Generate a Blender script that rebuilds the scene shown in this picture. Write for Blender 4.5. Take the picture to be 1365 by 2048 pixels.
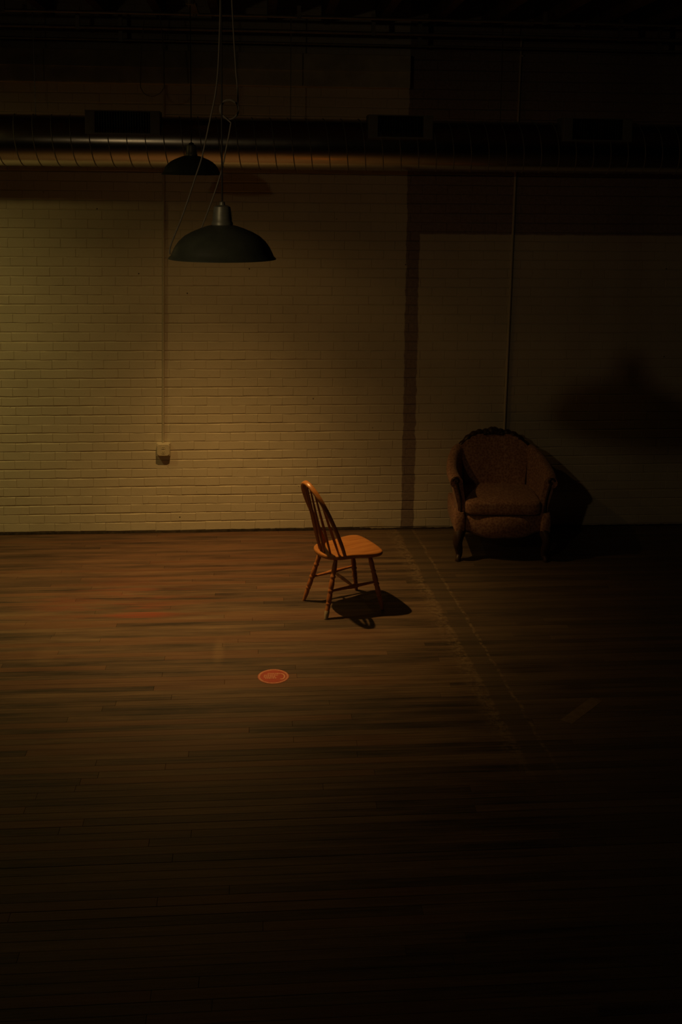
import bpy, bmesh, math, random
from mathutils import Vector, Matrix

# ------------------------------------------------------------------ camera, world, exposure
for o in list(bpy.data.objects): bpy.data.objects.remove(o)
scn = bpy.context.scene
col = scn.collection
scn.view_settings.view_transform = 'Standard'
scn.view_settings.look = 'None'
scn.view_settings.exposure = 0.0
scn.view_settings.gamma = 1.0
scn.view_settings.use_curve_mapping = False

cam_data = bpy.data.cameras.new('camera')
cam = bpy.data.objects.new('camera', cam_data); col.objects.link(cam)
cam_data.sensor_fit = 'VERTICAL'
cam_data.sensor_height = 36.0
cam_data.sensor_width = 24.0
cam_data.lens = 2100.0 / 2048.0 * 36.0
cam_data.shift_y = -(1024.0 - 664.0) / 2048.0
cam_data.clip_start = 0.05
_psi, _tilt, _roll = math.radians(4.5), math.radians(8.0), 0.011
_F = Vector((math.sin(_psi)*math.cos(_tilt), math.cos(_psi)*math.cos(_tilt), -math.sin(_tilt)))
_r0 = Vector((math.cos(_psi), -math.sin(_psi), 0)); _u0 = _r0.cross(_F)
_r = _r0*math.cos(_roll) + _u0*math.sin(_roll); _u = _u0*math.cos(_roll) - _r0*math.sin(_roll)
cam.matrix_world = Matrix(((_r.x, _u.x, -_F.x, 0.0), (_r.y, _u.y, -_F.y, -9.0), (_r.z, _u.z, -_F.z, 3.05), (0, 0, 0, 1)))
scn.camera = cam

world = bpy.data.worlds.new('world'); scn.world = world; world.use_nodes = True
bg = world.node_tree.nodes['Background']
bg.inputs[0].default_value = (0, 0, 0, 1); bg.inputs[1].default_value = 0.0

KEY_COLOR, KEY_POWER = (1.0, 0.53, 0.15), 590.0       # flood bulb of the pendant by the duct
SIDE_COLOR, SIDE_POWER = (1.0, 0.70, 0.20), 185.0     # ceiling spotlight further left, out of frame
# beams of the two bulbs: (angle off the axis in degrees, relative intensity)
KEY_BEAM = ((0, 0.52), (14, 0.49), (22, 0.40), (28, 0.27), (34, 0.135), (38.5, 0.068), (43, 0.034), (47, 0.018), (51, 0.012), (57, 0.010), (64, 0.005), (75, 0.001), (90, 0.0))
SIDE_BEAM = ((0, 0.90), (12, 0.80), (20, 0.58), (28, 0.35), (36.5, 0.19), (44, 0.105), (54, 0.042), (65, 0.018), (80, 0.004), (90, 0.0))
BACK_COLOR, BACK_POWER = (1.0, 0.70, 0.36), 29.0       # weak spotlight near the camera, out of frame
BACK_BEAM = ((0, 1.0), (10, 0.96), (20, 0.62), (28, 0.42), (36, 0.17), (50, 0.05), (70, 0.02), (90, 0.0))
BACK_TILT = (1.50, 2.10)
KEY_TILT = (0.06, -0.05)                               # how far each bulb leans, x and y per unit down
SIDE_TILT = (0.06, 0.10)

def beam_light(name, parent, loc, energy, color, radius, beam, lean):
    ld = bpy.data.lights.new(name, 'POINT'); ld.energy = energy; ld.color = color; ld.shadow_soft_size = radius; ld.use_nodes = True
    nt = ld.node_tree; em = nt.nodes['Emission']
    tc = nt.nodes.new('ShaderNodeTexCoord'); dt = nt.nodes.new('ShaderNodeVectorMath'); dt.operation = 'DOT_PRODUCT'
    nt.links.new(tc.outputs['Normal'], dt.inputs[0]); dt.inputs[1].default_value = Vector((lean[0], lean[1], -1)).normalized()
    cr_ = nt.nodes.new('ShaderNodeValToRGB'); nt.links.new(dt.outputs['Value'], cr_.inputs[0]); el = cr_.color_ramp.elements
    st_ = sorted((math.cos(math.radians(a)), v_) for a, v_ in beam)
    while len(el) < len(st_): el.new(0.5)
    for e_, (c_, v_) in zip(el, st_): e_.position = max(0.0, min(1.0, c_)); e_.color = (v_, v_, v_, 1)
    nt.links.new(cr_.outputs[0], em.inputs['Strength'])
    lo_ = bpy.data.objects.new(name, ld); col.objects.link(lo_); lo_.parent = parent; lo_.location = loc
    return lo_

rnd = random.Random(7)

# ------------------------------------------------------------------ helpers
def mesh_obj(name, verts, faces, mats, parent=None, smooth=False, mat_idx=None):
    me = bpy.data.meshes.new(name)
    me.from_pydata([tuple(v) for v in verts], [], faces)
    for m in (mats if isinstance(mats, (list, tuple)) else [mats]): me.materials.append(m)
    if mat_idx: me.polygons.foreach_set('material_index', mat_idx)
    bm = bmesh.new(); bm.from_mesh(me); bmesh.ops.recalc_face_normals(bm, faces=bm.faces); bm.to_mesh(me); bm.free()
    if smooth:
        me.polygons.foreach_set('use_smooth', [True]*len(me.polygons)); me.set_sharp_from_angle(angle=math.radians(60))
    me.update()
    o = bpy.data.objects.new(name, me); col.objects.link(o)
    if parent: o.parent = parent
    return o

def tag(o, label=None, cat=None, group=None, kind=None):
    if label: o['label'] = label
    if cat: o['category'] = cat
    if group: o['group'] = group
    if kind: o['kind'] = kind
    return o

def empty(name, loc=(0, 0, 0), rz=0.0):
    o = bpy.data.objects.new(name, None); col.objects.link(o)
    o.location = loc; o.rotation_euler = (0, 0, rz); o.empty_display_size = 0.1
    return o

class MB:
    def __init__(s): s.v = []; s.f = []; s.m = []
    def add(s, v, f, mi=0):
        b = len(s.v); s.v += [tuple(p) for p in v]; s.f += [tuple(i+b for i in q) for q in f]; s.m += [mi]*len(f)
        return s
    def box(s, x0, x1, y0, y1, z0, z1, mi=0, ch=0.0):
        if ch <= 0:
            v = [(x, y, z) for x in (x0, x1) for y in (y0, y1) for z in (z0, z1)]
            return s.add(v, [(0,1,3,2), (4,6,7,5), (0,4,5,1), (2,3,7,6), (0,2,6,4), (1,5,7,3)], mi)
        bm = bmesh.new(); bmesh.ops.create_cube(bm, size=1)
        for q in bm.verts:
            q.co = Vector(((x0+x1)/2+q.co.x*(x1-x0), (y0+y1)/2+q.co.y*(y1-y0), (z0+z1)/2+q.co.z*(z1-z0)))
        bmesh.ops.bevel(bm, geom=bm.edges[:], offset=ch, segments=2, affect='EDGES', profile=0.6)
        bm.verts.index_update()
        s.add([tuple(q.co) for q in bm.verts], [tuple(q.index for q in f.verts) for f in bm.faces], mi); bm.free()
        return s
    def lathe(s, prof, n=32, mi=0, c=(0, 0, 0), cap0=False, cap1=False):
        v = []; f = []
        for r, z in prof:
            for k in range(n):
                a = 2*math.pi*k/n; v.append((c[0]+r*math.cos(a), c[1]+r*math.sin(a), c[2]+z))
        for i in range(len(prof)-1):
            for k in range(n):
                k2 = (k+1) % n; f.append((i*n+k, i*n+k2, (i+1)*n+k2, (i+1)*n+k))
        if cap0: f.append(tuple(range(n)))
        if cap1: f.append(tuple(range((len(prof)-1)*n, len(prof)*n)))
        return s.add(v, f, mi)
    def tube(s, pts, rad, n=8, mi=0, flat=None, closed=False, caps=True):
        pts = [Vector(p) for p in pts]; N = len(pts)
        v = []; f = []; prev = None
        for i, p in enumerate(pts):
            a = pts[(i-1) % N] if (i > 0 or closed) else pts[0]
            b = pts[(i+1) % N] if (i < N-1 or closed) else pts[-1]
            t = (b-a).normalized()
            if prev is None:
                ref = Vector((0, 0, 1)) if abs(t.z) < 0.9 else Vector((1, 0, 0))
                nrm = (ref - t*ref.dot(t)).normalized()
            else:
                nrm = (prev - t*prev.dot(t)).normalized()
            prev = nrm; bi = t.cross(nrm)
            r = rad[i] if isinstance(rad, (list, tuple)) else rad
            for k in range(n):
                an = 2*math.pi*k/n
                ra, rb = (r, r) if not flat else (r*flat[0], r*flat[1])
                v.append(p + nrm*ra*math.cos(an) + bi*rb*math.sin(an))
        for i in range(N if closed else N-1):
            j = (i+1) % N
            for k in range(n):
                k2 = (k+1) % n; f.append((i*n+k, i*n+k2, j*n+k2, j*n+k))
        if caps and not closed:
            f.append(tuple(range(n))); f.append(tuple(range((N-1)*n, N*n)))
        return s.add(v, f, mi)
    def loft(s, secs, mi=0, caps=True):
        n = len(secs[0]); v = [p for q in secs for p in q]; f = []
        for i in range(len(secs)-1):
            for k in range(n):
                k2 = (k+1) % n; f.append((i*n+k, i*n+k2, (i+1)*n+k2, (i+1)*n+k))
        if caps: f.append(tuple(range(n))); f.append(tuple(range((len(secs)-1)*n, len(secs)*n)))
        return s.add(v, f, mi)
    def puff(s, c, h, e=0.35, nu=28, nv=14, mi=0, ez=0.6):
        def sp(x, p): return math.copysign(abs(x)**p, x)
        v = []; f = []
        for i in range(nv+1):
            ph = -math.pi/2 + math.pi*i/nv
            for k in range(nu):
                th = 2*math.pi*k/nu
                v.append((c[0]+h[0]*sp(math.cos(ph), min(e, ez))*sp(math.cos(th), e), c[1]+h[1]*sp(math.cos(ph), min(e, ez))*sp(math.sin(th), e), c[2]+h[2]*sp(math.sin(ph), ez)))
        for i in range(nv):
            for k in range(nu):
                k2 = (k+1) % nu; f.append((i*nu+k, i*nu+k2, (i+1)*nu+k2, (i+1)*nu+k))
        return s.add(v, f, mi)
    def build(s, name, mats, parent=None, smooth=False):
        return mesh_obj(name, s.v, s.f, mats, parent, smooth, s.m)

def auto_smooth(o, deg=40):
    me = o.data
    me.polygons.foreach_set('use_smooth', [True]*len(me.polygons))
    try: me.set_sharp_from_angle(angle=math.radians(deg))
    except Exception: pass
    return o

def spline(pts, n=6):
    """Catmull-Rom through the points"""
    P = [Vector(p) for p in pts]; out = []
    for i in range(len(P)-1):
        a = P[max(i-1, 0)]; b = P[i]; c = P[i+1]; d = P[min(i+2, len(P)-1)]
        for k in range(n):
            t = k/n
            out.append(0.5*((2*b) + (c-a)*t + (2*a-5*b+4*c-d)*t*t + (3*b-a-3*c+d)*t*t*t))
    out.append(P[-1]); return out

# ------------------------------------------------------------------ materials
class NT:
    """tiny node helper"""
    def __init__(s, name):
        s.mat = bpy.data.materials.new(name); s.mat.use_nodes = True
        s.t = s.mat.node_tree; s.bsdf = s.t.nodes['Principled BSDF']
    def n(s, typ, **kw):
        q = s.t.nodes.new(typ)
        for k, v in kw.items(): setattr(q, k, v)
        return q
    def link(s, a, b): s.t.links.new(a, b)
    def setin(s, sock, val):
        if hasattr(val, 'is_output'): s.link(val, sock)
        else: sock.default_value = val
    def pos(s): return s.n('ShaderNodeNewGeometry').outputs['Position']
    def vmul(s, v, k):
        q = s.n('ShaderNodeVectorMath', operation='MULTIPLY'); s.setin(q.inputs[0], v); q.inputs[1].default_value = k; return q.outputs[0]
    def vsub(s, v, k):
        q = s.n('ShaderNodeVectorMath', operation='SUBTRACT'); s.setin(q.inputs[0], v); q.inputs[1].default_value = k; return q.outputs[0]
    def length(s, v):
        q = s.n('ShaderNodeVectorMath', operation='LENGTH'); s.setin(q.inputs[0], v); return q.outputs['Value']
    def noise(s, v, scale=1.0, detail=4.0, rough=0.55):
        q = s.n('ShaderNodeTexNoise'); s.setin(q.inputs['Vector'], v); q.inputs['Scale'].default_value = scale
        q.inputs['Detail'].default_value = detail; q.inputs['Roughness'].default_value = rough; return q.outputs['Fac']
    def math(s, op, a, b=0.0, c=None, clamp=False):
        q = s.n('ShaderNodeMath', operation=op, use_clamp=clamp); s.setin(q.inputs[0], a); s.setin(q.inputs[1], b)
        if c is not None: s.setin(q.inputs[2], c)
        return q.outputs[0]
    def ss(s, x, a, b):
        """smoothstep from a to b"""
        q = s.n('ShaderNodeMapRange', interpolation_type='SMOOTHSTEP'); s.setin(q.inputs['Value'], x)
        lo, hi, t0, t1 = (a, b, 0.0, 1.0) if a < b else (b, a, 1.0, 0.0)
        q.inputs['From Min'].default_value = lo; q.inputs['From Max'].default_value = hi
        q.inputs['To Min'].default_value = t0; q.inputs['To Max'].default_value = t1
        return q.outputs['Result']
    def ramp(s, x, stops):
        q = s.n('ShaderNodeValToRGB'); s.setin(q.inputs[0], x); e = q.color_ramp.elements
        while len(e) < len(stops): e.new(0.5)
        for k, (p, c) in enumerate(stops): e[k].position = p; e[k].color = tuple(c)+(1,)
        return q.outputs[0]
    def mix(s, f, a, b, mode='MIX'):
        q = s.n('ShaderNodeMix', data_type='RGBA', blend_type=mode); s.setin(q.inputs[0], f)
        s.setin(q.inputs[6], a if hasattr(a, 'is_output') else tuple(a)+(1,)); s.setin(q.inputs[7], b if hasattr(b, 'is_output') else tuple(b)+(1,))
        return q.outputs[2]
    def xyz(s, v):
        q = s.n('ShaderNodeSeparateXYZ'); s.setin(q.inputs[0], v); return q.outputs
    def bump(s, h, strength=0.3, dist=0.01):
        q = s.n('ShaderNodeBump'); q.inputs['Strength'].default_value = strength; q.inputs['Distance'].default_value = dist
        s.setin(q.inputs['Height'], h); s.link(q.outputs[0], s.bsdf.inputs['Normal'])
    def out(s, color, rough=0.6, metal=0.0, spec=0.4):
        s.setin(s.bsdf.inputs['Base Color'], color if hasattr(color, 'is_output') else tuple(color)+(1,))
        s.setin(s.bsdf.inputs['Roughness'], rough); s.bsdf.inputs['Metallic'].default_value = metal
        s.bsdf.inputs['Specular IOR Level'].default_value = spec
        return s.mat

def m_wall():
    t = NT('painted_brick'); p = t.pos(); x, y, z = t.xyz(p)[:3]
    big = t.noise(p, 1.1, 3.0); fine = t.noise(p, 38.0, 4.0, 0.65); edge = t.noise(p, 9.0, 4.0)
    cream = t.ramp(big, [(0.30, (0.60, 0.56, 0.44)), (0.70, (0.72, 0.67, 0.53))])
    cream = t.mix(t.math('MULTIPLY', t.ss(fine, 0.62, 0.72), 0.35), cream, (0.33, 0.27, 0.19))
    # pits where the paint has gone
    pit = t.n('ShaderNodeTexVoronoi'); t.setin(pit.inputs['Vector'], p); pit.inputs['Scale'].default_value = 7.0
    sparse = t.math('MULTIPLY', t.ss(pit.outputs['Distance'], 0.050, 0.035), t.ss(t.noise(p, 3.1, 2.0), 0.47, 0.55))
    cream = t.mix(sparse, cream, (0.05, 0.035, 0.025))
    # unpainted stripe where a partition stood, and the unpainted upper part beyond it
    wob = t.math('MULTIPLY', t.math('SUBTRACT', edge, 0.5), 0.045)
    xx = t.math('ADD', x, wob); zz = t.math('ADD', z, t.math('MULTIPLY', wob, 0.5))
    left = t.ss(xx, 1.262, 1.272)
    right = t.ss(xx, 1.385, 1.375)
    upper = t.ss(zz, 2.628, 2.640)
    mask = t.math('MULTIPLY', left, t.math('MAXIMUM', right, upper))
    raw = t.ramp(fine, [(0.3, (0.25, 0.20, 0.18)), (0.7, (0.36, 0.29, 0.26))])
    c = t.mix(mask, cream, raw)
    t.bump(t.math('ADD', t.noise(p, 22.0, 5.0, 0.6), t.math('MULTIPLY', fine, 0.5)), 0.30, 0.004)
    return t.out(c, 0.62, 0, 0.3)

def m_mortar():
    t = NT('painted_mortar'); p = t.pos(); x, y, z = t.xyz(p)[:3]
    edge = t.noise(p, 9.0, 4.0); wob = t.math('MULTIPLY', t.math('SUBTRACT', edge, 0.5), 0.045)
    xx = t.math('ADD', x, wob); zz = t.math('ADD', z, t.math('MULTIPLY', wob, 0.5))
    mask = t.math('MULTIPLY', t.ss(xx, 1.262, 1.272), t.math('MAXIMUM', t.ss(xx, 1.385, 1.375), t.ss(zz, 2.628, 2.640)))
    t.bump(t.noise(p, 40, 4), 0.5, 0.005)
    return t.out(t.mix(mask, (0.60, 0.55, 0.42), (0.22, 0.18, 0.16)), 0.8, 0, 0.2)

def m_floor():
    t = NT('worn_floorboards'); p = t.pos(); x, y, z = t.xyz(p)[:3]
    oi = t.n('ShaderNodeObjectInfo').outputs['Random']; isl = t.n('ShaderNodeNewGeometry').outputs['Random Per Island']
    r = t.math('FRACT', t.math('ADD', oi, isl))
    off = t.n('ShaderNodeCombineXYZ'); t.link(t.math('MULTIPLY', r, 13.0), off.inputs[0])
    pp = t.n('ShaderNodeVectorMath', operation='ADD'); t.link(p, pp.inputs[0]); t.link(off.outputs[0], pp.inputs[1]); pp = pp.outputs[0]
    streak = t.noise(t.vmul(p, (1.3, 15.0, 1)), 1.0, 7.0, 0.66)
    grain = t.noise(t.vmul(pp, (2.2, 70.0, 1)), 1.0, 5.0, 0.68)
    patch = t.noise(t.vmul(p, (0.8, 1.6, 1)), 1.0, 5.0, 0.6)
    mixv = t.math('ADD', t.math('MULTIPLY', streak, 0.54), t.math('MULTIPLY', grain, 0.30))
    mixv = t.math('ADD', mixv, t.math('MULTIPLY', t.math('SUBTRACT', r, 0.5), 0.15))
    mixv = t.math('ADD', mixv, t.math('MULTIPLY', patch, 0.18))
    c = t.ramp(mixv, [(0.37, (0.022, 0.018, 0.016)), (0.45, (0.066, 0.047, 0.034)), (0.53, (0.110, 0.074, 0.048)), (0.67, (0.185, 0.130, 0.080))])
    # red-stained area in front of the outlet
    d = t.length(t.vmul(t.vsub(p, (-1.05, -1.50, 0)), (1/0.95, 1/0.62, 0)))
    red = t.math('MULTIPLY', t.ss(d, 1.0, 0.2), t.math('MULTIPLY', t.ss(t.noise(t.vmul(p, (1.6, 9, 1)), 1.0, 6, 0.65), 0.42, 0.62), t.ss(grain, 0.25, 0.60)))
    c = t.mix(t.math('MULTIPLY', red, 0.68), c, (0.20, 0.050, 0.028))
    d1 = t.length(t.vmul(t.vsub(p, (-0.83, -1.79, 0)), (1/0.34, 1/0.07, 0)))
    c = t.mix(t.math('MULTIPLY', t.ss(d1, 1.0, 0.3), t.math('MULTIPLY', t.ss(grain, 0.35, 0.6), 0.80)), c, (0.28, 0.042, 0.025))
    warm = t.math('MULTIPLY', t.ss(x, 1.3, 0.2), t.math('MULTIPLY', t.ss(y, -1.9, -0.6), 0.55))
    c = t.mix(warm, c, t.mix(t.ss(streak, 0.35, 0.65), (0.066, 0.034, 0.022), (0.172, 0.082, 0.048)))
    c = t.mix(t.math('MULTIPLY', t.math('MULTIPLY', t.ss(r, 0.72, 0.80), t.ss(x, 1.1, 0.6)), 0.40), c, (0.125, 0.050, 0.026))
    # grey, dirtier floor past the removed partition
    c = t.mix(t.math('MULTIPLY', t.ss(x, 1.2, 1.7), 0.50), c, (0.100, 0.082, 0.064))
    # dark dirt streaks with a place of their own
    for (cx, cy, rx, ry, k) in ((1.10, -3.29, 0.36, 0.055, 0.85), (1.72, -2.75, 0.26, 0.12, 0.7), (1.95, -3.02, 0.12, 0.10, 0.6), (0.30, -2.05, 0.55, 0.05, 0.55), (0.75, -2.62, 0.45, 0.05, 0.5),
                              (-0.55, -2.30, 0.35, 0.05, 0.45), (0.05, -1.62, 0.40, 0.03, 0.6), (-0.25, -1.95, 0.5, 0.04, 0.45), (-1.55, -1.15, 0.6, 0.10, 0.45), (-1.75, -2.95, 0.3, 0.06, 0.4)):
        d = t.length(t.vmul(t.vsub(p, (cx, cy, 0)), (1/rx, 1/ry, 0)))
        c = t.mix(t.math('MULTIPLY', t.math('MULTIPLY', t.ss(d, 1.2, 0.3), t.ss(streak, 0.35, 0.55)), k), c, (0.035, 0.027, 0.022))
    # pale dusty scuffs
    for (cx, cy, rx, ry, k) in ((-0.265, -2.42, 0.05, 0.26, 0.45), (-1.39, -2.40, 0.10, 0.16, 0.2), (-1.70, -1.75, 0.5, 0.05, 0.3), (-0.05, -1.80, 0.45, 0.05, 0.3)):
        d = t.length(t.vmul(t.vsub(p, (cx, cy, 0)), (1/rx, 1/ry, 0)))
        c = t.mix(t.math('MULTIPLY', t.math('MULTIPLY', t.ss(d, 1.1, 0.2), t.ss(grain, 0.30, 0.6)), k), c, (0.24, 0.165, 0.09))
    # trace of the removed partition: dark track between two dusty lines
    ww = t.math('MULTIPLY', t.math('SUBTRACT', t.noise(p, 6.0, 4.0), 0.5), 0.05)
    u = t.math('ADD', t.math('SUBTRACT', t.math('ADD', x, t.math('MULTIPLY', y, 0.0532)), 1.205), ww)
    fade = t.ss(y, -4.3, -3.5)
    band = t.math('MULTIPLY', t.math('MULTIPLY', t.ss(u, 0.015, 0.035), t.ss(u, 0.165, 0.150)), fade)
    c = t.mix(t.math('MULTIPLY', band, 0.5), c, (0.085, 0.068, 0.050))
    speck = t.ss(t.noise(p, 26.0, 5.0, 0.7), 0.42, 0.60)
    e1 = t.math('MULTIPLY', t.math('MULTIPLY', t.ss(u, -0.130, 0.0), t.ss(u, 0.032, 0.012)), speck)
    e2 = t.math('MULTIPLY', t.math('MULTIPLY', t.ss(u, 0.148, 0.160), t.ss(u, 0.182, 0.166)), speck)
    c = t.mix(t.math('MULTIPLY', t.math('MULTIPLY', t.math('ADD', t.math('MULTIPLY', e1, 0.85), e2), fade), 0.62, clamp=True), c, (0.25, 0.19, 0.12))
    # fine scratches
    scr = t.ss(t.noise(t.vmul(p, (6, 60, 1)), 1.0, 2.0), 0.70, 0.74)
    c = t.mix(t.math('MULTIPLY', scr, 0.25), c, (0.24, 0.17, 0.10))
    t.bump(t.math('ADD', grain, t.math('MULTIPLY', streak, 0.5)), 0.25, 0.003)
    return t.out(c, t.math('MULTIPLY_ADD', streak, 0.25, 0.45), 0, 0.35)

def m_wood(name, a, b, scale=(30, 30, 4), rough=0.38, spec=0.5):
    t = NT(name); q = t.n('ShaderNodeTexCoord').outputs['Object']
    g = t.noise(t.vmul(q, scale), 1.0, 4.0, 0.6)
    c = t.ramp(g, [(0.35, a), (0.65, b)]); t.bump(g, 0.08, 0.002)
    return t.out(c, rough, 0, spec)

def m_plain(name, c, rough=0.6, metal=0.0, spec=0.4, var=0.15, scale=20.0, bump=0.0):
    t = NT(name); q = t.n('ShaderNodeTexCoord').outputs['Object']
    g = t.noise(q, scale, 4.0, 0.6)
    d = tuple(v*(1-var) for v in c); e = tuple(min(1, v*(1+var)) for v in c)
    if bump: t.bump(g, bump, 0.004)
    return t.out(t.ramp(g, [(0.3, d), (0.7, e)]), rough, metal, spec)

def m_fabric():
    t = NT('brown_upholstery'); q = t.n('ShaderNodeTexCoord').outputs['Object']
    v = t.n('ShaderNodeTexVoronoi'); t.setin(v.inputs['Vector'], q); v.inputs['Scale'].default_value = 55.0
    g = t.noise(q, 70.0, 4.0, 0.7); big = t.noise(q, 5.0, 3.0)
    f = t.math('ADD', t.math('MULTIPLY', v.outputs['Distance'], 0.5), t.math('MULTIPLY', g, 0.5))
    c = t.ramp(f, [(0.30, (0.22, 0.115, 0.080)), (0.55, (0.40, 0.235, 0.165)), (0.75, (0.52, 0.34, 0.25))])
    c = t.mix(t.math('MULTIPLY', big, 0.3), c, (0.26, 0.11, 0.075))
    t.bump(f, 0.5, 0.004); t.bsdf.inputs['Sheen Weight'].default_value = 0.15
    return t.out(c, 0.9, 0, 0.15)

def m_galv():
    t = NT('galvanised_duct'); p = t.n('ShaderNodeTexCoord').outputs['Object']
    v = t.n('ShaderNodeTexVoronoi'); t.setin(v.inputs['Vector'], p); v.inputs['Scale'].default_value = 45.0
    c = t.mix(t.math('MULTIPLY', v.outputs['Distance'], 0.6), (0.66, 0.64, 0.58), (0.54, 0.52, 0.47))
    r = t.math('MULTIPLY_ADD', t.noise(p, 3.0, 4.0), 0.14, 0.16)
    t.bump(t.noise(t.vmul(p, (1.5, 6, 6)), 1.0, 2.0), 0.06, 0.01)
    return t.out(c, r, 1.0, 0.5)

def m_glow(name, c, s):
    m = bpy.data.materials.new(name); m.use_nodes = True; t = m.node_tree; t.nodes.clear()
    e = t.nodes.new('ShaderNodeEmission'); e.inputs[0].default_value = tuple(c)+(1,); e.inputs[1].default_value = s
    o = t.nodes.new('ShaderNodeOutputMaterial'); t.links.new(e.outputs[0], o.inputs[0]); return m

M = {}
M['wall'] = m_wall(); M['mortar'] = m_mortar(); M['floor'] = m_floor(); M['galv'] = m_galv(); M['fabric'] = m_fabric()
M['oak'] = m_wood('orange_oak', (0.33, 0.135, 0.037), (0.44, 0.195, 0.057), (5, 40, 40), 0.34, 0.5)
M['oak_leg'] = m_wood('orange_oak_turned', (0.32, 0.125, 0.048), (0.43, 0.18, 0.066), (40, 40, 5), 0.36, 0.5)
M['dark_wood'] = m_wood('dark_carved_wood', (0.030, 0.017, 0.011), (0.060, 0.033, 0.020), (25, 25, 6), 0.42, 0.4)
M['enamel'] = m_plain('dark_green_enamel', (0.085, 0.098, 0.072), 0.42, 0, 0.5, 0.15, 12)
M['white_enamel'] = m_plain('grey_white_inside', (0.30, 0.29, 0.26), 0.5, 0, 0.3, 0.05)
M['cap_metal'] = m_plain('weathered_cap_metal', (0.30, 0.31, 0.25), 0.45, 0.4, 0.5, 0.2, 30)
M['black'] = m_plain('black_cable', (0.035, 0.032, 0.028), 0.6)
M['wire'] = m_plain('grey_wire', (0.26, 0.23, 0.18), 0.6)
M['wallpaint'] = m_plain('cream_painted_metal', (0.56, 0.52, 0.40), 0.5, 0, 0.35, 0.05, 9)
M['outlet'] = m_plain('ivory_outlet', (0.58, 0.54, 0.40), 0.45, 0, 0.4, 0.04)
M['slot'] = m_plain('outlet_slot', (0.03, 0.025, 0.02), 0.7)
M['beam'] = m_plain('painted_beam', (0.62, 0.56, 0.40), 0.8, 0, 0.2, 0.25, 4, 0.3)
M['joist'] = m_plain('old_joist', (0.10, 0.070, 0.045), 0.85, 0, 0.2, 0.3, 6, 0.3)
M['pipe'] = m_plain('dull_pipe', (0.30, 0.28, 0.23), 0.5, 0.6, 0.4, 0.2, 8)
M['subfloor'] = m_plain('rough_subfloor', (0.105, 0.072, 0.048), 0.9)
M['grime'] = m_plain('black_grime', (0.040, 0.032, 0.024), 0.95, 0, 0.1, 0.4, 30, 0.5)
M['sticker'] = m_plain('red_vinyl', (0.42, 0.080, 0.055), 0.5, 0, 0.35, 0.12, 60)
M['sticker_print'] = m_plain('pale_print', (0.66, 0.36, 0.24), 0.55, 0, 0.3, 0.10, 60)
M['tape'] = m_plain('old_tan_tape', (0.17, 0.125, 0.08), 0.65, 0, 0.3, 0.2, 25)
M['tip'] = m_plain('worn_grey_tip', (0.34, 0.29, 0.20), 0.8, 0, 0.2, 0.2, 60)
M['grille'] = m_plain('grey_grille_frame', (0.20, 0.20, 0.17), 0.6, 0.0, 0.3, 0.1)
M['vane'] = m_plain('black_grille', (0.035, 0.034, 0.031), 0.6)
M['key_bulb'] = m_glow('key_bulb_glow', KEY_COLOR, 20.0)
M['side_bulb'] = m_glow('side_bulb_glow', SIDE_COLOR, 10.0)
M['back_bulb'] = m_glow('back_bulb_glow', BACK_COLOR, 4.0)
M['bulb_off'] = m_plain('frosted_bulb_off', (0.5, 0.5, 0.46), 0.3, 0, 0.5, 0.03)

# ------------------------------------------------------------------ floor: strip boards one by one
X0, X1, Y0 = -4.6, 6.0, -10.2
floor = MB().box(X0, X1, Y0, 0.2, -0.10, -0.012).build('floor', M['subfloor']); tag(floor, kind='structure')
PITCH = 0.0585
def plank_mesh(L, W, j):
    ch = 0.0011; hl, hw = L/2, W/2
    v = [(-hl, -hw, -0.014), (hl, -hw, -0.014), (hl, hw, -0.014), (-hl, hw, -0.014),
         (-hl, -hw, -ch), (hl, -hw, -ch), (hl, hw, -ch), (-hl, hw, -ch),
         (-hl+ch, -hw+ch, j[0]), (hl-ch, -hw+ch, j[1]), (hl-ch, hw-ch, j[2]), (-hl+ch, hw-ch, j[3])]
    f = [(0,3,2,1)] + [(a, b, b+4, a+4) for a, b in ((0,1),(1,2),(2,3),(3,0))] + [(4+a, 4+b, 8+b, 8+a) for a, b in ((0,1),(1,2),(2,3),(3,0))] + [(8,9,10,11)]
    return v, f
planks = []
row = 0; y = 0.0
while y > Y0 + PITCH:
    x = X0 + rnd.uniform(0, 1.5)
    segs = [(X0, x)]
    while x < X1:
        L = rnd.uniform(1.3, 3.4); segs.append((x, min(X1, x+L))); x += L
    for a, b in segs:
        if b-a > 0.05: planks.append((a, b, y - PITCH/2))
    y -= PITCH + (rnd.uniform(0.0010, 0.0022) if rnd.random() < 0.14 else 0.0); row += 1
def plank_in_view(a, b, yc):
    if yc < -5.75: return False
    hw = 0.33*(yc+9.0)
    mid = 0.075*(yc+9.0)
    return b > mid-hw-0.1 and a < mid+hw+0.15
plank_cache = {}
inview = [p for p in planks if plank_in_view(*p)]
inview.sort(key=lambda p: p[2]); single = set(inview[:300])
rest = MB()
for (a, b, yc) in planks:
    if (a, b, yc) in single:
        L = round((b-a)/0.1)*0.1 if False else (b-a)
        v, f = plank_mesh(L-0.0010, PITCH-0.0007, [rnd.uniform(-0.0004, 0) for _ in range(4)])
        o = mesh_obj('plank', v, f, M['floor'], floor); o.location = ((a+b)/2, yc, 0)
    else:
        v, f = plank_mesh(b-a-0.0010, PITCH-0.0007, [rnd.uniform(-0.0004, 0) for _ in range(4)])
        rest.add([(p[0]+(a+b)/2, p[1]+yc, p[2]) for p in v], f)
o = rest.build('floorboards', M['floor'], floor); tag(o, kind='stuff')
PLANKS_SINGLE = len(single)

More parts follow.
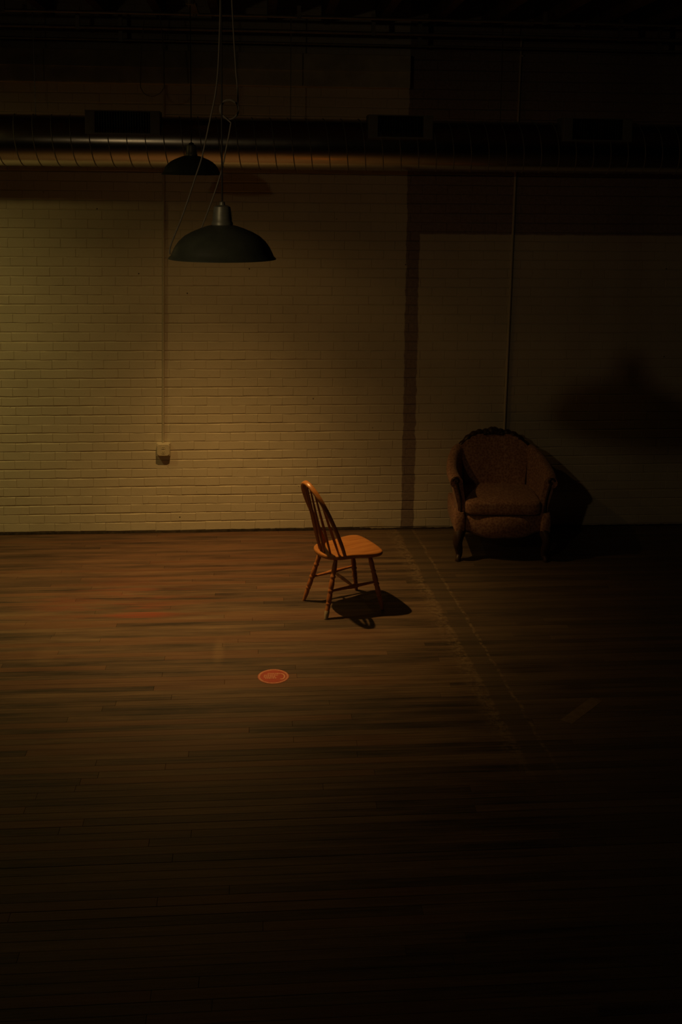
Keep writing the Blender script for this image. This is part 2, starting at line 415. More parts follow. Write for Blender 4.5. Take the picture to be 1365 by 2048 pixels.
# ------------------------------------------------------------------ back wall: painted bricks one by one
wall = MB().box(X0, X1, 0.0042, 0.35, -0.10, 4.75).build('wall_back', M['mortar']); tag(wall, kind='structure')
COURSE, BL = 0.0800, 0.218
def brick_mesh(L, Hh, r):
    """painted brick: soft arrises, slightly uneven face; local origin at face centre, -y out of the wall"""
    hl, hh = L/2, Hh/2; cz = 0.0042; cxx = 0.0022
    def j(s): return r.uniform(-s, s)
    fy = [j(0.0007) for _ in range(6)]
    xs = (-hl+cxx, j(0.02), hl-cxx)
    v = []
    for k, z in enumerate((-hh+cz, hh-cz)):
        for i, x_ in enumerate(xs): v.append((x_+j(0.0012)*(i != 1), fy[k*3+i], z+j(0.0022)))
    for k, z in enumerate((-hh, hh)):
        for i, x_ in enumerate((-hl, xs[1], hl)): v.append((x_, 0.0040 if i == 1 else 0.0022, z+j(0.0013)))
    v += [(x_, 0.0150, z) for z in (-hh, hh) for x_ in (-hl, xs[1], hl)]
    f = [(0,1,4,3), (1,2,5,4)]
    f += [(0,6,7,1), (1,7,8,2), (3,4,10,9), (4,5,11,10), (0,3,9,6), (2,8,11,5)]
    f += [(6,12,13,7), (7,13,14,8), (9,10,16,15), (10,11,17,16), (6,9,15,12), (8,14,17,11)]
    return v, f
br = random.Random(21)
variants = []
for k in range(14):
    v, f = brick_mesh(BL-0.0012, COURSE-0.0050, br)
    me = bpy.data.meshes.new('brick'); me.from_pydata(v, [], f); me.materials.append(M['wall'])
    bm = bmesh.new(); bm.from_mesh(me); bmesh.ops.recalc_face_normals(bm, faces=bm.faces); bm.to_mesh(me); bm.free()
    me.polygons.foreach_set('use_smooth', [True]*len(me.polygons)); me.set_sharp_from_angle(angle=math.radians(20)); variants.append(me)
slots = []
nrow = int(4.7/COURSE)
for i in range(nrow):
    zc = 0.016 + (i+0.5)*COURSE
    off = (0.5 if i % 2 else 0.0)*BL + br.uniform(-0.015, 0.015)
    nx = int((X1-X0)/BL)-1
    for k in range(nx):
        slots.append((i, X0+off+(k+0.5)*BL, zc))
cand = [s for s in slots if -2.42 < s[1] < 1.40]
cand.sort(key=lambda s: s[0]); singles = set(cand[:300])
rest = MB()
for s in slots:
    i, xc, zc = s
    dy = br.uniform(-0.0008, 0.0008); dz = 0.0026*math.sin(xc*2.1+i*1.7) + br.uniform(-0.0010, 0.0010)
    if s in singles:
        o = bpy.data.objects.new('brick', variants[br.randrange(len(variants))]); col.objects.link(o); o.parent = wall
        o.location = (xc, dy, zc+dz); o.rotation_euler = (br.uniform(-0.008, 0.008), br.uniform(-0.006, 0.006), br.uniform(-0.003, 0.003))
    else:
        me = variants[br.randrange(len(variants))]
        rx = br.uniform(-0.008, 0.008); ry = br.uniform(-0.006, 0.006)
        rest.add([(xc+q.co.x+q.co.z*ry, dy+q.co.y-q.co.z*rx, zc+dz+q.co.z-q.co.x*ry) for q in me.vertices], [tuple(p.vertices) for p in me.polygons])
o = auto_smooth(rest.build('brickwork', M['wall'], wall), 20); tag(o, kind='stuff')

# black strip of grime and debris in the gap under the wall, no baseboard
gv = []; gf = []; gr = random.Random(5); n = 420
for k in range(n+1):
    xx = X0 + (X1-X0)*k/n
    a = 0.5+0.5*math.sin(xx*2.3+0.6)*math.sin(xx*0.9+1.9)
    hh = 0.007 + 0.022*a*gr.uniform(0.35, 1.0) if xx < 1.0 else 0.005+0.005*gr.random()
    gv += [(xx, -0.014, 0.0), (xx, -0.010, hh), (xx, 0.009, hh+0.003), (xx, 0.009, 0.0)]
for k in range(n):
    for q in range(4):
        gf.append((k*4+q, k*4+(q+1) % 4, k*4+4+(q+1) % 4, k*4+4+q))
gf += [(0, 1, 2, 3), tuple(n*4+q for q in range(4))]
o = mesh_obj('grime_strip_back', gv, gf, M['grime']); tag(o, kind='structure')

# ------------------------------------------------------------------ ceiling: deck and joists, beam along the wall
ceil = MB().box(X0, X1, Y0, 0.35, 4.63, 4.75).build('ceiling', M['joist']); tag(ceil, kind='structure')
jm = MB().box(-0.035, 0.035, Y0, 0.0, 4.38, 4.63)
jme = None; x = X0+0.2
while x < X1:
    if jme is None:
        o = jm.build('joist', M['joist'], ceil); jme = o.data
    else:
        o = bpy.data.objects.new('joist', jme); col.objects.link(o); o.parent = ceil
    o.location = (x, 0, 0); x += 0.45
trim = MB().box(X0, 1.26, -0.10, 0.0, 3.85, 4.12, ch=0.008)
trim.box(X0, 1.26, -0.115, -0.10, 3.98, 3.99)
o = trim.build('trim_1', M['beam']); tag(o, kind='structure')

# ------------------------------------------------------------------ spiral duct with side grilles
duct = empty('spiral_duct', (0.0, -0.45, 3.366))
tag(duct, 'long round galvanised spiral duct running along the top of the brick wall', 'duct')
R_D = 0.202
b = MB(); N = 72; secs = [X0+0.05, X1-0.05]
v = []; f = []; nx = 60
for i in range(nx+1):
    xx = secs[0]+(secs[1]-secs[0])*i/nx
    for k in range(N):
        a = 2*math.pi*k/N; v.append((xx, R_D*math.cos(a), R_D*math.sin(a)))
for i in range(nx):
    for k in range(N):
        k2 = (k+1) % N; f.append((i*N+k, i*N+k2, (i+1)*N+k2, (i+1)*N+k))
f += [tuple(range(N)), tuple(range(nx*N, (nx+1)*N))]
b.add(v, f); auto_smooth(b.build('duct_pipe', M['galv'], duct))
pts = []; pitch = 0.142; turns = (X1-X0-0.3)/pitch
for k in range(int(turns*28)):
    a = 2*math.pi*k/28; pts.append((X0+0.1+pitch*k/28, (R_D+0.001)*math.cos(a), (R_D+0.001)*math.sin(a)))
MB().tube(pts, 0.0042, 5).build('spiral_seam', M['grille'], duct, smooth=True)
for (xa, xb) in ((-1.335, -0.765), (0.855, 1.365), (2.415, 2.975)):
    # saddle register on the front of the duct
    g = MB(); yf = -0.222; z0, z1 = 0.055, 0.225; e = 0.075
    g.box(xa, xa+e, yf, -0.02, z0, z1, ch=0.006); g.box(xb-e, xb, yf, -0.02, z0, z1, ch=0.006)
    g.box(xa, xb, yf, -0.02, z0-0.008, z0+0.004); g.box(xa, xb, yf, -0.02, z1-0.004, z1+0.004)
    gr_ = g.build('grille_frame', M['grille'], duct)
    MB().box(xa+e, xb-e, yf+0.05, -0.05, z0+0.004, z1-0.004).build('grille_back', M['grille'], gr_)
    vm = None; xx = xa+e+0.012
    while xx < xb-e-0.005:
        if vm is None:
            o = MB().box(-0.0015, 0.0015, yf+0.004, yf+0.05, z0+0.004, z1-0.004).build('vane', M['vane'], gr_); vm = o.data
        else:
            o = bpy.data.objects.new('vane', vm); col.objects.link(o); o.parent = gr_
        o.location = (xx, 0, 0); xx += 0.020
for hx in (-3.4, -1.75, 0.25, 1.95, 3.75):
    MB().tube([(hx, 0, R_D-0.002), (hx, 0, 1.03)], 0.004, 6).build('hanger_rod', M['galv'], duct)

# ------------------------------------------------------------------ ceiling pipes
def pipe(y, z, r, label, xa=X0+0.05, xb=X1-0.05, cl=()):
    p = empty('ceiling_pipe', (0, y, z)); tag(p, label, 'pipe', None)
    MB().tube([(xa, 0, 0), (xb, 0, 0)], r, 12).build('pipe_run', M['pipe'], p, smooth=True)
    for cx_ in cl:
        MB().box(cx_-0.015, cx_+0.015, -r-0.004, r+0.004, -r-0.004, 4.385-z).build('strap', M['pipe'], p)
    return p
pipe(-0.78, 4.305, 0.011, 'thin ceiling pipe with the bracket of the lamp by the duct', cl=(-3.5, -1.9, 0.3, 2.2, 4.0))
pipe(-0.50, 4.235, 0.014, 'pipe under the joists, between the lamp pipe and the wall beam', cl=(-3.2, -1.4, 0.9, 2.9, 4.6))
pipe(-0.30, 4.17, 0.009, 'thinnest pipe, tight above the painted wall beam', cl=(-3.0, -1.1, 1.3, 3.3, 4.9))

# ------------------------------------------------------------------ conduits and outlet on the wall
def conduit(x, za, zb, label, lean=0.0):
    c = empty('wall_conduit', (x, 0.0, za)); tag(c, label, 'conduit', None)
    MB().tube([(lean*(za-za), -0.0145, 0), (lean, -0.0145, zb-za)], 0.0105, 12).build('tube', M['wallpaint'], c, smooth=True)
    for q in (0.96,):
        zz = (zb-za)*q
        MB().box(lean*q-0.022, lean*q+0.022, -0.0275, 0.002, zz-0.008, zz+0.008, ch=0.003).build('strap', M['wallpaint'], c)
    return c
conduit(-0.832, 0.812, 4.3, 'painted conduit dropping to the outlet box on the lit brick wall', 0.05)
conduit(2.170, 0.40, 4.3, 'painted conduit dropping behind the armchair', 0.04)
ob = empty('outlet_box', (-0.829, 0.0, 0.700)); tag(ob, 'square surface outlet box at the foot of a wall conduit', 'outlet')
MB().box(-0.058, 0.058, -0.046, 0.002, 0.0, 0.112, ch=0.005).build('box', M['wallpaint'], ob)
pl = MB()
def rrect(w, h, r, y, cz, n=6):
    out = []
    for (sx, sz, a0) in ((1, 1, 0), (-1, 1, 90), (-1, -1, 180), (1, -1, 270)):
        for k in range(n+1):
            a = math.radians(a0+90*k/n); out.append((sx*(w/2-r)+r*math.cos(a), y, cz+sz*(h/2-r)+r*math.sin(a)))
    return out
pl.loft([rrect(0.108, 0.106, 0.022, -0.044, 0.056), rrect(0.108, 0.106, 0.022, -0.049, 0.056), rrect(0.100, 0.098, 0.020, -0.052, 0.056)])
cp = pl.build('cover_plate', M['outlet'], ob)
for zc in (0.076, 0.036):
    rc = MB().loft([rrect(0.034, 0.028, 0.011, -0.050, zc), rrect(0.034, 0.028, 0.011, -0.0545, zc)]).build('receptacle', M['outlet'], cp)
    for sx in (-0.0065, 0.0065):
        MB().box(sx-0.0014, sx+0.0014, -0.0552, -0.052, zc-0.001, zc+0.008).build('slot', M['slot'], rc)
    MB().tube([(0, -0.0552, zc-0.008), (0, -0.052, zc-0.008)], 0.0026, 8).build('ground_hole', M['slot'], rc)

# ------------------------------------------------------------------ pendant lamps
OUT = [(0.041, 0.132), (0.060, 0.128), (0.086, 0.119), (0.122, 0.104), (0.150, 0.088), (0.172, 0.068), (0.188, 0.046), (0.199, 0.024), (0.206, 0.008), (0.213, 0.002), (0.215, -0.003)]
def pendant(loc, cord_top, label, bulb_mat, bulb_z, tilt=(0, 0), canopy=True, beam=None):
    p = empty('pendant_lamp', loc); tag(p, label, 'lamp', 'enamel dome pendant lamps'); p.rotation_euler = (tilt[0], tilt[1], 0)
    b = MB(); b.lathe(OUT, 48, 0)
    inner = [(r-0.004, z-0.003) for r, z in OUT[:-1]]
    b.lathe([OUT[-1], (0.209, -0.003)] + inner[::-1], 48, 1)
    sh = auto_smooth(b.build('shade', [M['enamel'], M['white_enamel']], p), 50)
    nk = MB().lathe([(0.042, 0.128), (0.043, 0.140), (0.039, 0.146), (0.037, 0.170), (0.034, 0.196), (0.032, 0.204), (0.022, 0.209), (0.012, 0.211), (0.010, 0.222), (0.004, 0.226)], 28, cap1=True)
    auto_smooth(nk.build('neck', M['cap_metal'], p))
    MB().lathe([(0.018, bulb_z+0.07), (0.018, bulb_z+0.045), (0.016, bulb_z+0.030)], 16, cap0=True).build('socket', M['black'], p)
    prof = [(0.0015, -0.034), (0.016, -0.030), (0.028, -0.019), (0.034, -0.002), (0.031, 0.014), (0.022, 0.027), (0.016, 0.034)]
    bo = MB().lathe(prof, 16, 0, (0, 0, bulb_z), True, True).build('bulb', bulb_mat, p, smooth=True)
    h = cord_top-loc[2]
    if beam:      # the light leaves just below the glowing face, with the beam of a reflector bulb
        beam_light('bulb_light', p, (0, 0, bulb_z-0.068), KEY_POWER, KEY_COLOR, 0.028, KEY_BEAM, KEY_TILT)
    cord = MB().tube([(0, 0, 0.222), (0, 0, h)], 0.0034, 8).build('cord', M['black'], p, smooth=True)
    if tilt != (0, 0):   # the cord still hangs plumb
        cord.matrix_parent_inverse = Matrix.Identity(4)
        inv = Matrix.Rotation(tilt[1], 4, 'Y') @ Matrix.Rotation(tilt[0], 4, 'X')
        cord.matrix_local = inv.inverted()
    if canopy:
        MB().lathe([(0.030, h-0.022), (0.034, h-0.012), (0.034, h+0.004)], 20, cap0=True, cap1=True).build('canopy', M['cap_metal'], p, smooth=False)
    return p
pendant((-0.482, -1.358, 3.110), 4.30, 'dark dome pendant lamp on a thin cord close in front of the duct', M['key_bulb'], 0.150, (math.radians(1.5), 0.0), beam=True)
front_lamp = pendant((-0.147, -4.776, 2.753), 4.38, 'dark green dome pendant lamp with loose wires draped to its rim', M['bulb_off'], 0.10)
# can spotlights under the joists: one further left along the wall, a weaker one near the camera
def spotlight(loc, drop, lean, label, glow, energy, color, radius, beam, light_name):
    sl = empty('ceiling_spotlight', loc); tag(sl, label, 'spotlight', 'can spotlights')
    ax = Vector((lean[0], lean[1], -1)).normalized(); top = Vector((0, 0, -drop))
    MB().lathe([(0.05, -0.02), (0.05, 0.002)], 20, cap0=True, cap1=True).build('mount', M['vane'], sl)
    MB().tube([(0, 0, 0), top], 0.010, 8).build('stem', M['vane'], sl)
    can = MB().lathe([(0.030, 0.09), (0.062, 0.075), (0.066, -0.02), (0.066, -0.055), (0.061, -0.055), (0.061, -0.015), (0.0, -0.012)], 24, cap0=True).build('can', M['vane'], sl)
    can.location = top + ax*0.06; can.rotation_euler = ax.to_track_quat('-Z', 'Y').to_euler()
    MB().lathe([(0.002, -0.020), (0.040, -0.020), (0.055, -0.017)], 20, cap0=True).build('bulb_face_offscreen', glow, can)
    beam_light(light_name, sl, top + ax*(0.06+0.060+radius), energy, color, radius, beam, lean)
spotlight((-2.75, -1.49, 4.38), 0.50, SIDE_TILT, 'black can spotlight hung left of the duct lamp, aimed down', M['side_bulb'], SIDE_POWER, SIDE_COLOR, 0.055, SIDE_BEAM, 'lamp_left_offscreen')
spotlight((-1.95, -7.26, 4.38), 0.66, BACK_TILT, 'black can spotlight aimed across the room at the armchair', M['back_bulb'], BACK_POWER, BACK_COLOR, 0.060, BACK_BEAM, 'lamp_back_offscreen')
# short arm that carries the lit lamp off the pipe
arm = empty('lamp_bracket', (-0.482, -0.78, 4.305)); tag(arm, 'short bracket from the ceiling pipe to the lamp by the duct', 'bracket')
MB().box(-0.03, 0.03, -0.620, 0.014, 0.0, 0.020, ch=0.004).build('plate', M['pipe'], arm)
MB().tube([(0, 0, -0.014), (0, 0, 0.08)], 0.016, 10).build('clamp', M['pipe'], arm)

# ------------------------------------------------------------------ loose wires
W1 = [(-0.150, -4.70, 4.385), (-0.152, -4.655, 3.90), (-0.161, -4.659, 3.577), (-0.173, -4.68, 3.419), (-0.201, -4.697, 3.28), (-0.229, -4.713, 3.151), (-0.253, -4.722, 3.077), (-0.281, -4.732, 2.992), (-0.313, -4.742, 2.902), (-0.339, -4.752, 2.838), (-0.355, -4.762, 2.793), (-0.356, -4.766, 2.766)]
o = MB().tube(spline(W1), 0.0032, 7).build('loose_wire', M['wire'], front_lamp, smooth=True)
o.location = (0.147, 4.776, -2.753); tag(o, 'slack grey wire running down to the rim')
W2 = [(-0.13, -4.66, 4.385), (-0.11, -4.66, 3.80), (-0.095, -4.672, 3.52), (-0.089, -4.682, 3.449), (-0.085, -4.69, 3.380)]
coil = []
for k in range(0, 61):
    a = 2*math.pi*k/24 + 0.4
    rr = 0.037 - 0.0018*math.sin(k*0.7); coil.append((-0.119+rr*math.cos(a), -4.694-0.004*math.sin(a)+0.0025*(k/24), 3.342+rr*math.sin(a)))
W2b = [(-0.113, -4.701, 3.290), (-0.121, -4.709, 3.241), (-0.133, -4.717, 3.181), (-0.147, -4.725, 3.112), (-0.171, -4.735, 3.032), (-0.197, -4.743, 2.959), (-0.230, -4.751, 2.873)]
o = MB().tube([tuple(p) for p in spline(W2)] + coil + [tuple(p) for p in spline(W2b)], 0.0030, 7).build('looped_wire', M['wire'], front_lamp, smooth=True)
o.location = (0.147, 4.776, -2.753); tag(o, 'grey wire wound into a small round coil')
LP = [(-0.858, -0.775, 4.295), (-0.881, -0.784, 4.072), (-0.892, -0.823, 3.793), (-0.881, -0.831, 3.737), (-0.855, -0.838, 3.704), (-0.802, -0.844, 3.69), (-0.753, -0.846, 3.709), (-0.723, -0.843, 3.743), (-0.712, -0.837, 3.795), (-0.723, -0.796, 4.074), (-0.746, -0.775, 4.295)]
o = MB().tube(spline(LP), 0.004, 7).build('hanging_loop', M['wire'], None, smooth=True)
tag(o, 'cable hanging in a long open loop from the ceiling pipe', 'cable')

# ------------------------------------------------------------------ bow-back wooden chair
SH = 0.438
ch = empty('windsor_chair', (0.600, -1.680, 0.0), math.radians(22.4))
tag(ch, 'orange wooden spindle-back chair alone on the bare floor', 'chair')
half = [(-0.200, 0.0), (-0.196, 0.050), (-0.180, 0.100), (-0.148, 0.140), (-0.100, 0.163), (-0.050, 0.170), (0.0, 0.174), (0.050, 0.186), (0.105, 0.205), (0.160, 0.217), (0.205, 0.212), (0.236, 0.188), (0.250, 0.140), (0.256, 0.075), (0.258, 0.0)]
outl = [tuple(p) for p in half] + [(x_, -y_) for x_, y_ in half[-2:0:-1]]
outl = [(p.x, p.y) for p in spline([(x_, y_, 0) for x_, y_ in outl+[outl[0]]], 3)][:-1]
def ring(sc, z, dish=0.0):
    return [(0.03+(x_-0.03)*sc, y_*sc, z) for x_, y_ in outl]
secs = [ring(0.93, SH-0.034), ring(0.975, SH-0.030), ring(0.997, SH-0.022), ring(1.0, SH-0.013), ring(0.993, SH-0.005), ring(0.975, SH-0.001), ring(0.93, SH)]
for sc in (0.80, 0.6, 0.4, 0.2, 0.06): secs.append(ring(sc, SH-0.010*(1-sc)))
auto_smooth(MB().loft(secs).build('seat', M['oak'], ch), 50)
# turned legs
def turned(p0, p1, prof, name, mat, parent, n=14):
    a = Vector(p0); d = Vector(p1)-a
    pts = [a+d*t for t, r in prof]; rad = [r for t, r in prof]
    return MB().tube(pts, rad, n).build(name, mat, parent, smooth=True)
LEG = [(0.0, 0.011), (0.06, 0.0145), (0.16, 0.0185), (0.26, 0.0170), (0.285, 0.0150), (0.30, 0.0195), (0.325, 0.0195), (0.34, 0.0150), (0.36, 0.0170), (0.44, 0.0200), (0.50, 0.0185), (0.515, 0.0160), (0.53, 0.0205), (0.555, 0.0205), (0.57, 0.0160), (0.60, 0.0180), (0.68, 0.0195), (0.715, 0.0180), (0.73, 0.0150), (0.742, 0.0185), (0.758, 0.0185), (0.77, 0.0150), (0.80, 0.0165), (0.88, 0.0165), (1.0, 0.0115)]
tops = {'rr': (-0.105, -0.115), 'rl': (-0.105, 0.115), 'fr': (0.150, -0.140), 'fl': (0.150, 0.140)}
feet = {'rr': (-0.216, -0.186), 'rl': (-0.216, 0.186), 'fr': (0.232, -0.205), 'fl': (0.232, 0.205)}
legpt = {}
for k in tops:
    t3 = Vector((tops[k][0], tops[k][1], SH-0.026)); f3 = Vector((feet[k][0], feet[k][1], 0.0))
    legpt[k] = (t3, f3)
    cut = [q for q in LEG]
    lg = turned(t3, f3, cut, 'leg', M['oak_leg'], ch)
    # flatten the foot on the floor
    for q in lg.data.vertices:
        if q.co.z < 0.0: q.co.z = 0.0
    if k == 'rr':
        a = t3+(f3-t3)*0.865; tip = MB().tube([a, t3+(f3-t3)*0.875, t3+(f3-t3)*0.93, f3], [0.0165, 0.0178, 0.0172, 0.0130], 14).build('leg_tip', M['tip'], lg, smooth=True)
        for q in tip.data.vertices:
            if q.co.z < 0.0: q.co.z = 0.0
        tag(tip, 'worn grey leg tip')
def lp(k, t): return legpt[k][0] + (legpt[k][1]-legpt[k][0])*t
STR = [(0.0, 0.0075), (0.15, 0.0095), (0.38, 0.0120), (0.44, 0.0150), (0.50, 0.0165), (0.56, 0.0150), (0.62, 0.0120), (0.85, 0.0095), (1.0, 0.0075)]
ml = {}
for s in ('r', 'l'):
    a = lp('r'+s, 0.545); b_ = lp('f'+s, 0.50)
    turned(a, b_, STR, 'side_stretcher', M['oak_leg'], ch, 10); ml[s] = (a+b_)/2
turned(ml['r'], ml['l'], [(0, 0.008), (0.2, 0.010), (0.5, 0.0135), (0.8, 0.010), (1, 0.008)], 'cross_stretcher', M['oak_leg'], ch, 10)
# bent bow
BASEX, TOPX, TOPZ = -0.055, -0.292, 0.958
def bow(v, w):
    """point on the leaning plane of the bow: v 0..1 up, w sideways"""
    lean = v**1.08
    return Vector((BASEX+(TOPX-BASEX)*lean, w, SH-0.012+(TOPZ-SH+0.012)*v))
hb = [(0.0, 0.158), (0.12, 0.170), (0.30, 0.179), (0.48, 0.180), (0.64, 0.170), (0.78, 0.146), (0.89, 0.108), (0.965, 0.056), (0.99, 0.0)]
bpts = [bow(v_, w_) for v_, w_ in hb] + [bow(v_, -w_) for v_, w_ in hb[-2::-1]]
bpts = spline(bpts, 5)
nb = len(bpts); tdir = None
bv = []; bf = []
pn = (bow(1, 0)-bow(0, 0)).normalized().cross(Vector((0, 1, 0))).normalized()
for i, p in enumerate(bpts):
    t_ = (bpts[min(i+1, nb-1)]-bpts[max(i-1, 0)]).normalized(); side = t_.cross(pn).normalized()
    u_ = i/(nb-1); wd = 0.0125+0.0065*math.sin(math.pi*u_)**2      # a bit broader round the top
    for k in range(12):
        an = 2*math.pi*k/12; ca, sa = math.cos(an), math.sin(an)
        bv.append(p + pn*wd*math.copysign(abs(ca)**0.7, ca) + side*0.0115*math.copysign(abs(sa)**0.7, sa))
for i in range(nb-1):
    for k in range(12):
        k2 = (k+1) % 12; bf.append((i*12+k, i*12+k2, (i+1)*12+k2, (i+1)*12+k))
bf += [tuple(range(12)), tuple(range((nb-1)*12, nb*12))]
mesh_obj('bow', bv, bf, M['oak'], ch, smooth=True)
def bow_v(w):
    w = abs(w)
    for i in range(len(hb)-1, 3, -1):
        (v1, w1), (v0, w0) = hb[i], hb[i-1]
        if w1 <= w <= w0: return v1 + (v0-v1)*((w-w1)/(w0-w1))
    return 0.5
for k in range(7):
    s = (k-3)/3.0
    yb = s*0.122; xb = -0.168 + 0.085*(s*s)
    wt = s*0.138; pt = bow(bow_v(wt), wt)
    a = Vector((xb, yb, SH-0.012)); mid = a*0.45+pt*0.55
    turned(a, pt, [(0, 0.0075), (0.1, 0.0082), (0.32, 0.0105), (0.40, 0.0108), (0.6, 0.0092), (1.0, 0.0064)], 'spindle', M['oak_leg'], ch, 8)

# ------------------------------------------------------------------ upholstered armchair
ac = empty('armchair', (2.010, -0.530, 0.0), math.radians(-4.0))
tag(ac, 'old brown upholstered armchair with carved dark crest rail', 'armchair')
F, W = M['fabric'], M['dark_wood']
# seat rail with serpentine lower edge
b = MB(); secs = []
for i in range(25):
    u_ = -1+2*i/24; xx = 0.325*u_
    bow_f = -0.335 + 0.030*u_*u_ - 0.012*math.cos(u_*math.pi)
    zl = 0.235 - 0.040*(0.5+0.5*math.cos(u_*math.pi)) + 0.018*math.cos(u_*math.pi*2)*0.5
    secs.append([(xx, bow_f+0.012, zl), (xx, bow_f, zl+0.014), (xx, bow_f-0.006, 0.31), (xx, bow_f, 0.368), (xx, bow_f+0.014, 0.380), (xx, 0.24, 0.375), (xx, 0.26, 0.25)])
auto_smooth(b.loft(secs).build('seat_rail', F, ac), 45)
# welt over the rail
pts = []
for i in range(25):
    u_ = -1+2*i/24; pts.append((0.325*u_, -0.335+0.030*u_*u_-0.012*math.cos(u_*math.pi)-0.003, 0.235-0.040*(0.5+0.5*math.cos(u_*math.pi))+0.018*math.cos(u_*math.pi*2)*0.5+0.004))
MB().tube(pts, 0.006, 8).build('rail_moulding', W, ac, smooth=True)
# cushion with a rounded front
MB().puff((0.0, -0.040, 0.448), (0.318, 0.302, 0.064), 0.20, 56, 20, 0, 0.42).build('seat_cushion', F, ac, smooth=True)
# barrel back
def back_pt(u_, v_, front):
    hw = 0.240 + 0.052*v_
    xx = hw*u_
    top = 0.925 - 0.022*u_*u_ - 0.075*max(0.0, (abs(u_)-0.50)/0.50)**1.6
    zz = 0.36 + (top-0.36)*v_
    yy = 0.200 + 0.105*v_ - 0.075*u_*u_ + (0.0 if front else 0.075)
    if front: yy -= 0.030*(1-u_**4)*math.sin(math.pi*min(1, v_*1.05))**0.8
    return (xx, yy, zz)
nu, nv = 20, 16; v = []; f = []
for fr in (True, False):
    for j in range(nv+1):
        for i in range(nu+1): v.append(back_pt(-1+2*i/nu, j/nv, fr))
S = (nu+1)*(nv+1)
for s in (0, S):
    for j in range(nv):
        for i in range(nu):
            a = s+j*(nu+1)+i; f.append((a, a+1, a+nu+2, a+nu+1))
for i in range(nu):
    f.append((i, i+1, S+i+1, S+i)); a = nv*(nu+1)+i; f.append((a, a+1, S+a+1, S+a))
for j in range(nv):
    a = j*(nu+1); f.append((a, a+nu+1, S+a+nu+1, S+a)); a += nu; f.append((a, a+nu+1, S+a+nu+1, S+a))
auto_smooth(mesh_obj('backrest', v, f, F, ac), 55)
# carved crest rail following the top, swelling to a carved centre
pts = []; rad = []
for i in range(49):
    u_ = -1.04+2.08*i/48
    x_, y_, z_ = back_pt(u_, 1.0, True)
    carve = 0.010*math.exp(-(u_/0.16)**2) + 0.005*math.exp(-((abs(u_)-0.40)/0.09)**2) + 0.0025*math.sin(abs(u_)*34)
    pts.append((x_, y_+0.030, z_+0.006+carve)); rad.append(0.021+0.010*math.exp(-(u_/0.25)**2)-0.007*max(0, abs(u_)-0.72)/0.3+0.0025*math.sin(abs(u_)*34))
cr = MB().tube(pts, rad, 12, flat=(1.0, 1.45)).build('crest_rail', W, ac, smooth=True)
for sgn in (-1, 1):
    for k, u_ in enumerate((0.06, 0.15, 0.25)):
        x_, y_, z_ = back_pt(sgn*u_, 1.0, True)
        MB().puff((x_, y_-0.004, z_+0.008-0.004*k), (0.020, 0.014, 0.016-0.002*k), 0.9, 10, 8).build('carved_leaf', W, cr, smooth=True)
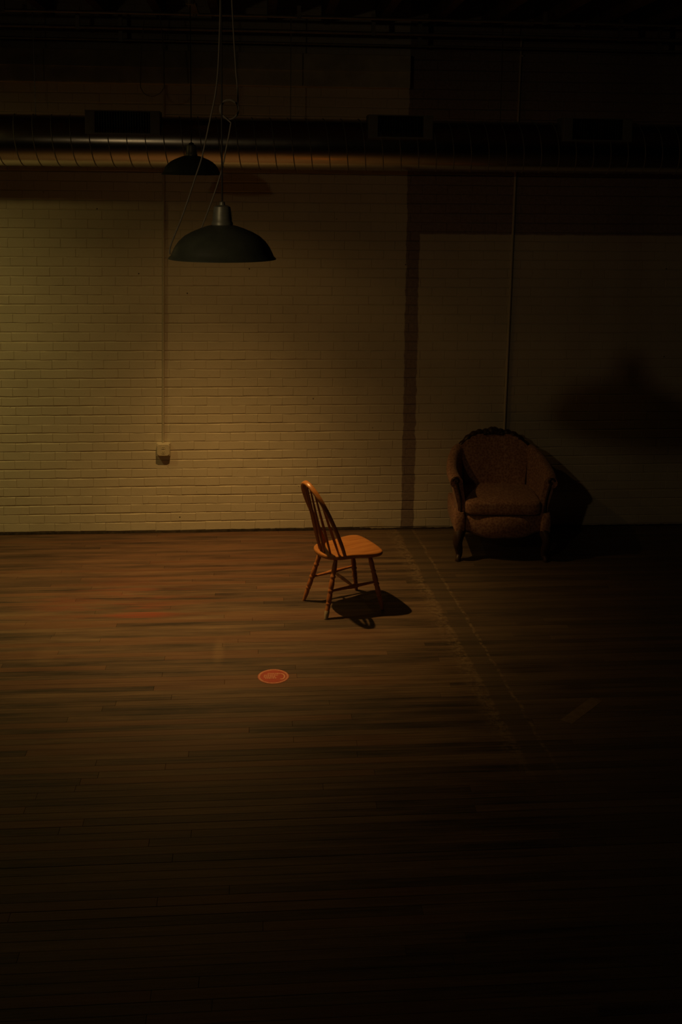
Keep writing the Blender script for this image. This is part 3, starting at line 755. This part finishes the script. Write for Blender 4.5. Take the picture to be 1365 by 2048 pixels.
# sweeping rolled arms
for sgn in (-1, 1):
    path = [(0.285, 0.270, 0.845), (0.325, 0.220, 0.835), (0.362, 0.120, 0.800), (0.385, 0.0, 0.765), (0.395, -0.120, 0.738), (0.390, -0.220, 0.722), (0.378, -0.285, 0.705)]
    P = spline(path, 4); secs = []
    for i, p in enumerate(P):
        t_ = (P[min(i+1, len(P)-1)]-P[max(i-1, 0)]); t_.z = 0; t_.normalize()
        nrm = Vector((-t_.y, t_.x, 0))
        if nrm.x < 0: nrm = -nrm
        s_ = i/(len(P)-1); th = 0.036+0.008*s_; roll = 0.030+0.020*s_
        zt = p.z; prof = [(-th, 0.27), (-th, 0.42), (-th-0.006, zt-0.10), (-th, zt-0.035), (-th*0.5, zt-0.008), (0.0, zt)]
        for q in range(1, 8):
            a = math.pi*0.5 - math.pi*1.05*q/7
            prof.append((0.012+roll*math.cos(a), zt-roll+roll*math.sin(a)))
        prof += [(th*0.75, zt-roll*2.1), (th*0.55, 0.45), (th*0.7, 0.27)]
        # the lower part stands further in than the rolled top
        def inset(z): return -0.045*max(0.0, min(1.0, (zt-0.09-z)/0.22))
        secs.append([(sgn*(p.x+nrm.x*(n_+inset(z_))), p.y+nrm.y*n_, z_) for n_, z_ in prof])
    am = auto_smooth(MB().loft(secs).build('arm', F, ac), 55)
    # wooden front post: scroll at the arm end, then a slim stile down to the rail
    sp_ = []; sr = []
    for k in range(15):
        a = k/14*math.pi*1.6
        sp_.append((sgn*(0.392+0.026*math.cos(a)*(1-0.03*k)), -0.290, 0.668+0.026*math.sin(a)*(1-0.03*k))); sr.append(0.010+0.002*k/14)
    MB().tube(sp_, sr, 8).build('arm_scroll', W, am, smooth=True)
    st = spline([(sgn*0.388, -0.288, 0.665), (sgn*0.372, -0.292, 0.60), (sgn*0.352, -0.296, 0.52), (sgn*0.345, -0.300, 0.45), (sgn*0.345, -0.302, 0.40)], 4)
    MB().tube(st, [0.011]*6+[0.010]*6+[0.011]*5, 10).build('arm_post', W, ac, smooth=True)
    # upholstered block below the post
    blk = []
    for z_, hw_, yf in ((0.225, 0.030, -0.318), (0.245, 0.040, -0.328), (0.32, 0.043, -0.332), (0.385, 0.041, -0.328), (0.410, 0.032, -0.318)):
        c_ = sgn*0.352
        blk.append([(c_-hw_, yf+0.012, z_), (c_-hw_*0.7, yf, z_), (c_+hw_*0.7, yf, z_), (c_+hw_, yf+0.012, z_), (c_+hw_, 0.24, z_), (c_-hw_, 0.24, z_)])
    auto_smooth(MB().loft(blk).build('side_panel', F, ac), 50)
    # cabriole front leg and raked back leg
    lgp = spline([(sgn*0.345, -0.285, 0.250), (sgn*0.362, -0.312, 0.200), (sgn*0.366, -0.318, 0.150), (sgn*0.355, -0.300, 0.095), (sgn*0.350, -0.296, 0.050), (sgn*0.360, -0.318, 0.020), (sgn*0.362, -0.322, 0.002)], 4)
    nl = len(lgp)-1; rr = []
    for i in range(nl+1):
        t_ = i/nl; rr.append(0.036*(1-t_)**0.9+0.0135 + (0.010*max(0, (t_-0.80)/0.2)))
    lo = MB().tube(lgp, rr, 12).build('leg', W, ac, smooth=True)
    for q in lo.data.vertices: q.co.z = max(0.0, q.co.z)
    lo = MB().tube(spline([(sgn*0.255, 0.225, 0.28), (sgn*0.260, 0.245, 0.15), (sgn*0.268, 0.300, 0.0)], 4), [0.026-0.001*i for i in range(9)], 10).build('leg', W, ac, smooth=True)
    for q in lo.data.vertices: q.co.z = max(0.0, q.co.z)

# ------------------------------------------------------------------ floor sticker and tape
stk = empty('floor_sticker', (0.088, -2.789, 0.0)); tag(stk, 'round red floor sticker with pale rim print stuck to the boards', 'sticker')
MB().lathe([(0.098, 0.0002), (0.098, 0.0009)], 48, cap0=True, cap1=True).build('disc', M['sticker'], stk)
sr = random.Random(3); k = 0; a = 0.0
pm = MB()
while a < 2*math.pi-0.03:
    w_ = sr.uniform(0.03, 0.085); r0, r1 = 0.083, 0.0945
    v = [(r*math.cos(q), r*math.sin(q), z) for z in (0.0008, 0.0012) for r in (r0, r1) for q in (a, a+w_*0.5, a+w_)]
    pm.add(v, [(0,1,4,3), (1,2,5,4), (6,9,10,7), (7,10,11,8), (0,6,7,1), (1,7,8,2), (3,4,10,9), (4,5,11,10), (0,3,9,6), (2,8,11,5)])
    a += w_+sr.uniform(0.02, 0.045)
pm.build('rim_print', M['sticker_print'], stk)
pm = MB()
for (yy, xa, xb) in ((0.036, -0.035, 0.042), (0.016, -0.058, 0.030), (-0.004, -0.060, 0.012), (-0.022, -0.052, 0.022)):
    x = xa
    while x < xb:
        w_ = sr.uniform(0.005, 0.012); pm.box(x, min(xb, x+w_), yy-0.0055, yy+0.0055, 0.0008, 0.0012); x += w_+sr.uniform(0.002, 0.005)
arc = [(0.050+0.020*math.cos(q), -0.002+0.036*math.sin(q), 0.0009) for q in [(-1.9+3.8*i/16) for i in range(17)]]
pm.tube(arc, 0.005, 6, flat=(0.08, 1.0))
pm.build('centre_print', M['sticker_print'], stk)
tp = []
ax, ay, bx_, by_ = 1.762, -3.447, 2.030, -3.190; dx, dy = bx_-ax, by_-ay; L = math.hypot(dx, dy); nx_, ny_ = -dy/L*0.033, dx/L*0.033
ring2 = [(ax+nx_-0.006, ay+ny_), (ax+0.004, ay-0.004), (ax-nx_+0.005, ay-ny_), (bx_-nx_, by_-ny_), (bx_-0.004, by_+0.002), (bx_+nx_-0.008, by_+ny_)]
o = MB().loft([[(x_, y_, 0.0001) for x_, y_ in ring2], [(x_, y_, 0.0008) for x_, y_ in ring2]]).build('floor_tape', M['tape'])
tag(o, 'short strip of old tan tape stuck diagonally to the floor', 'tape')
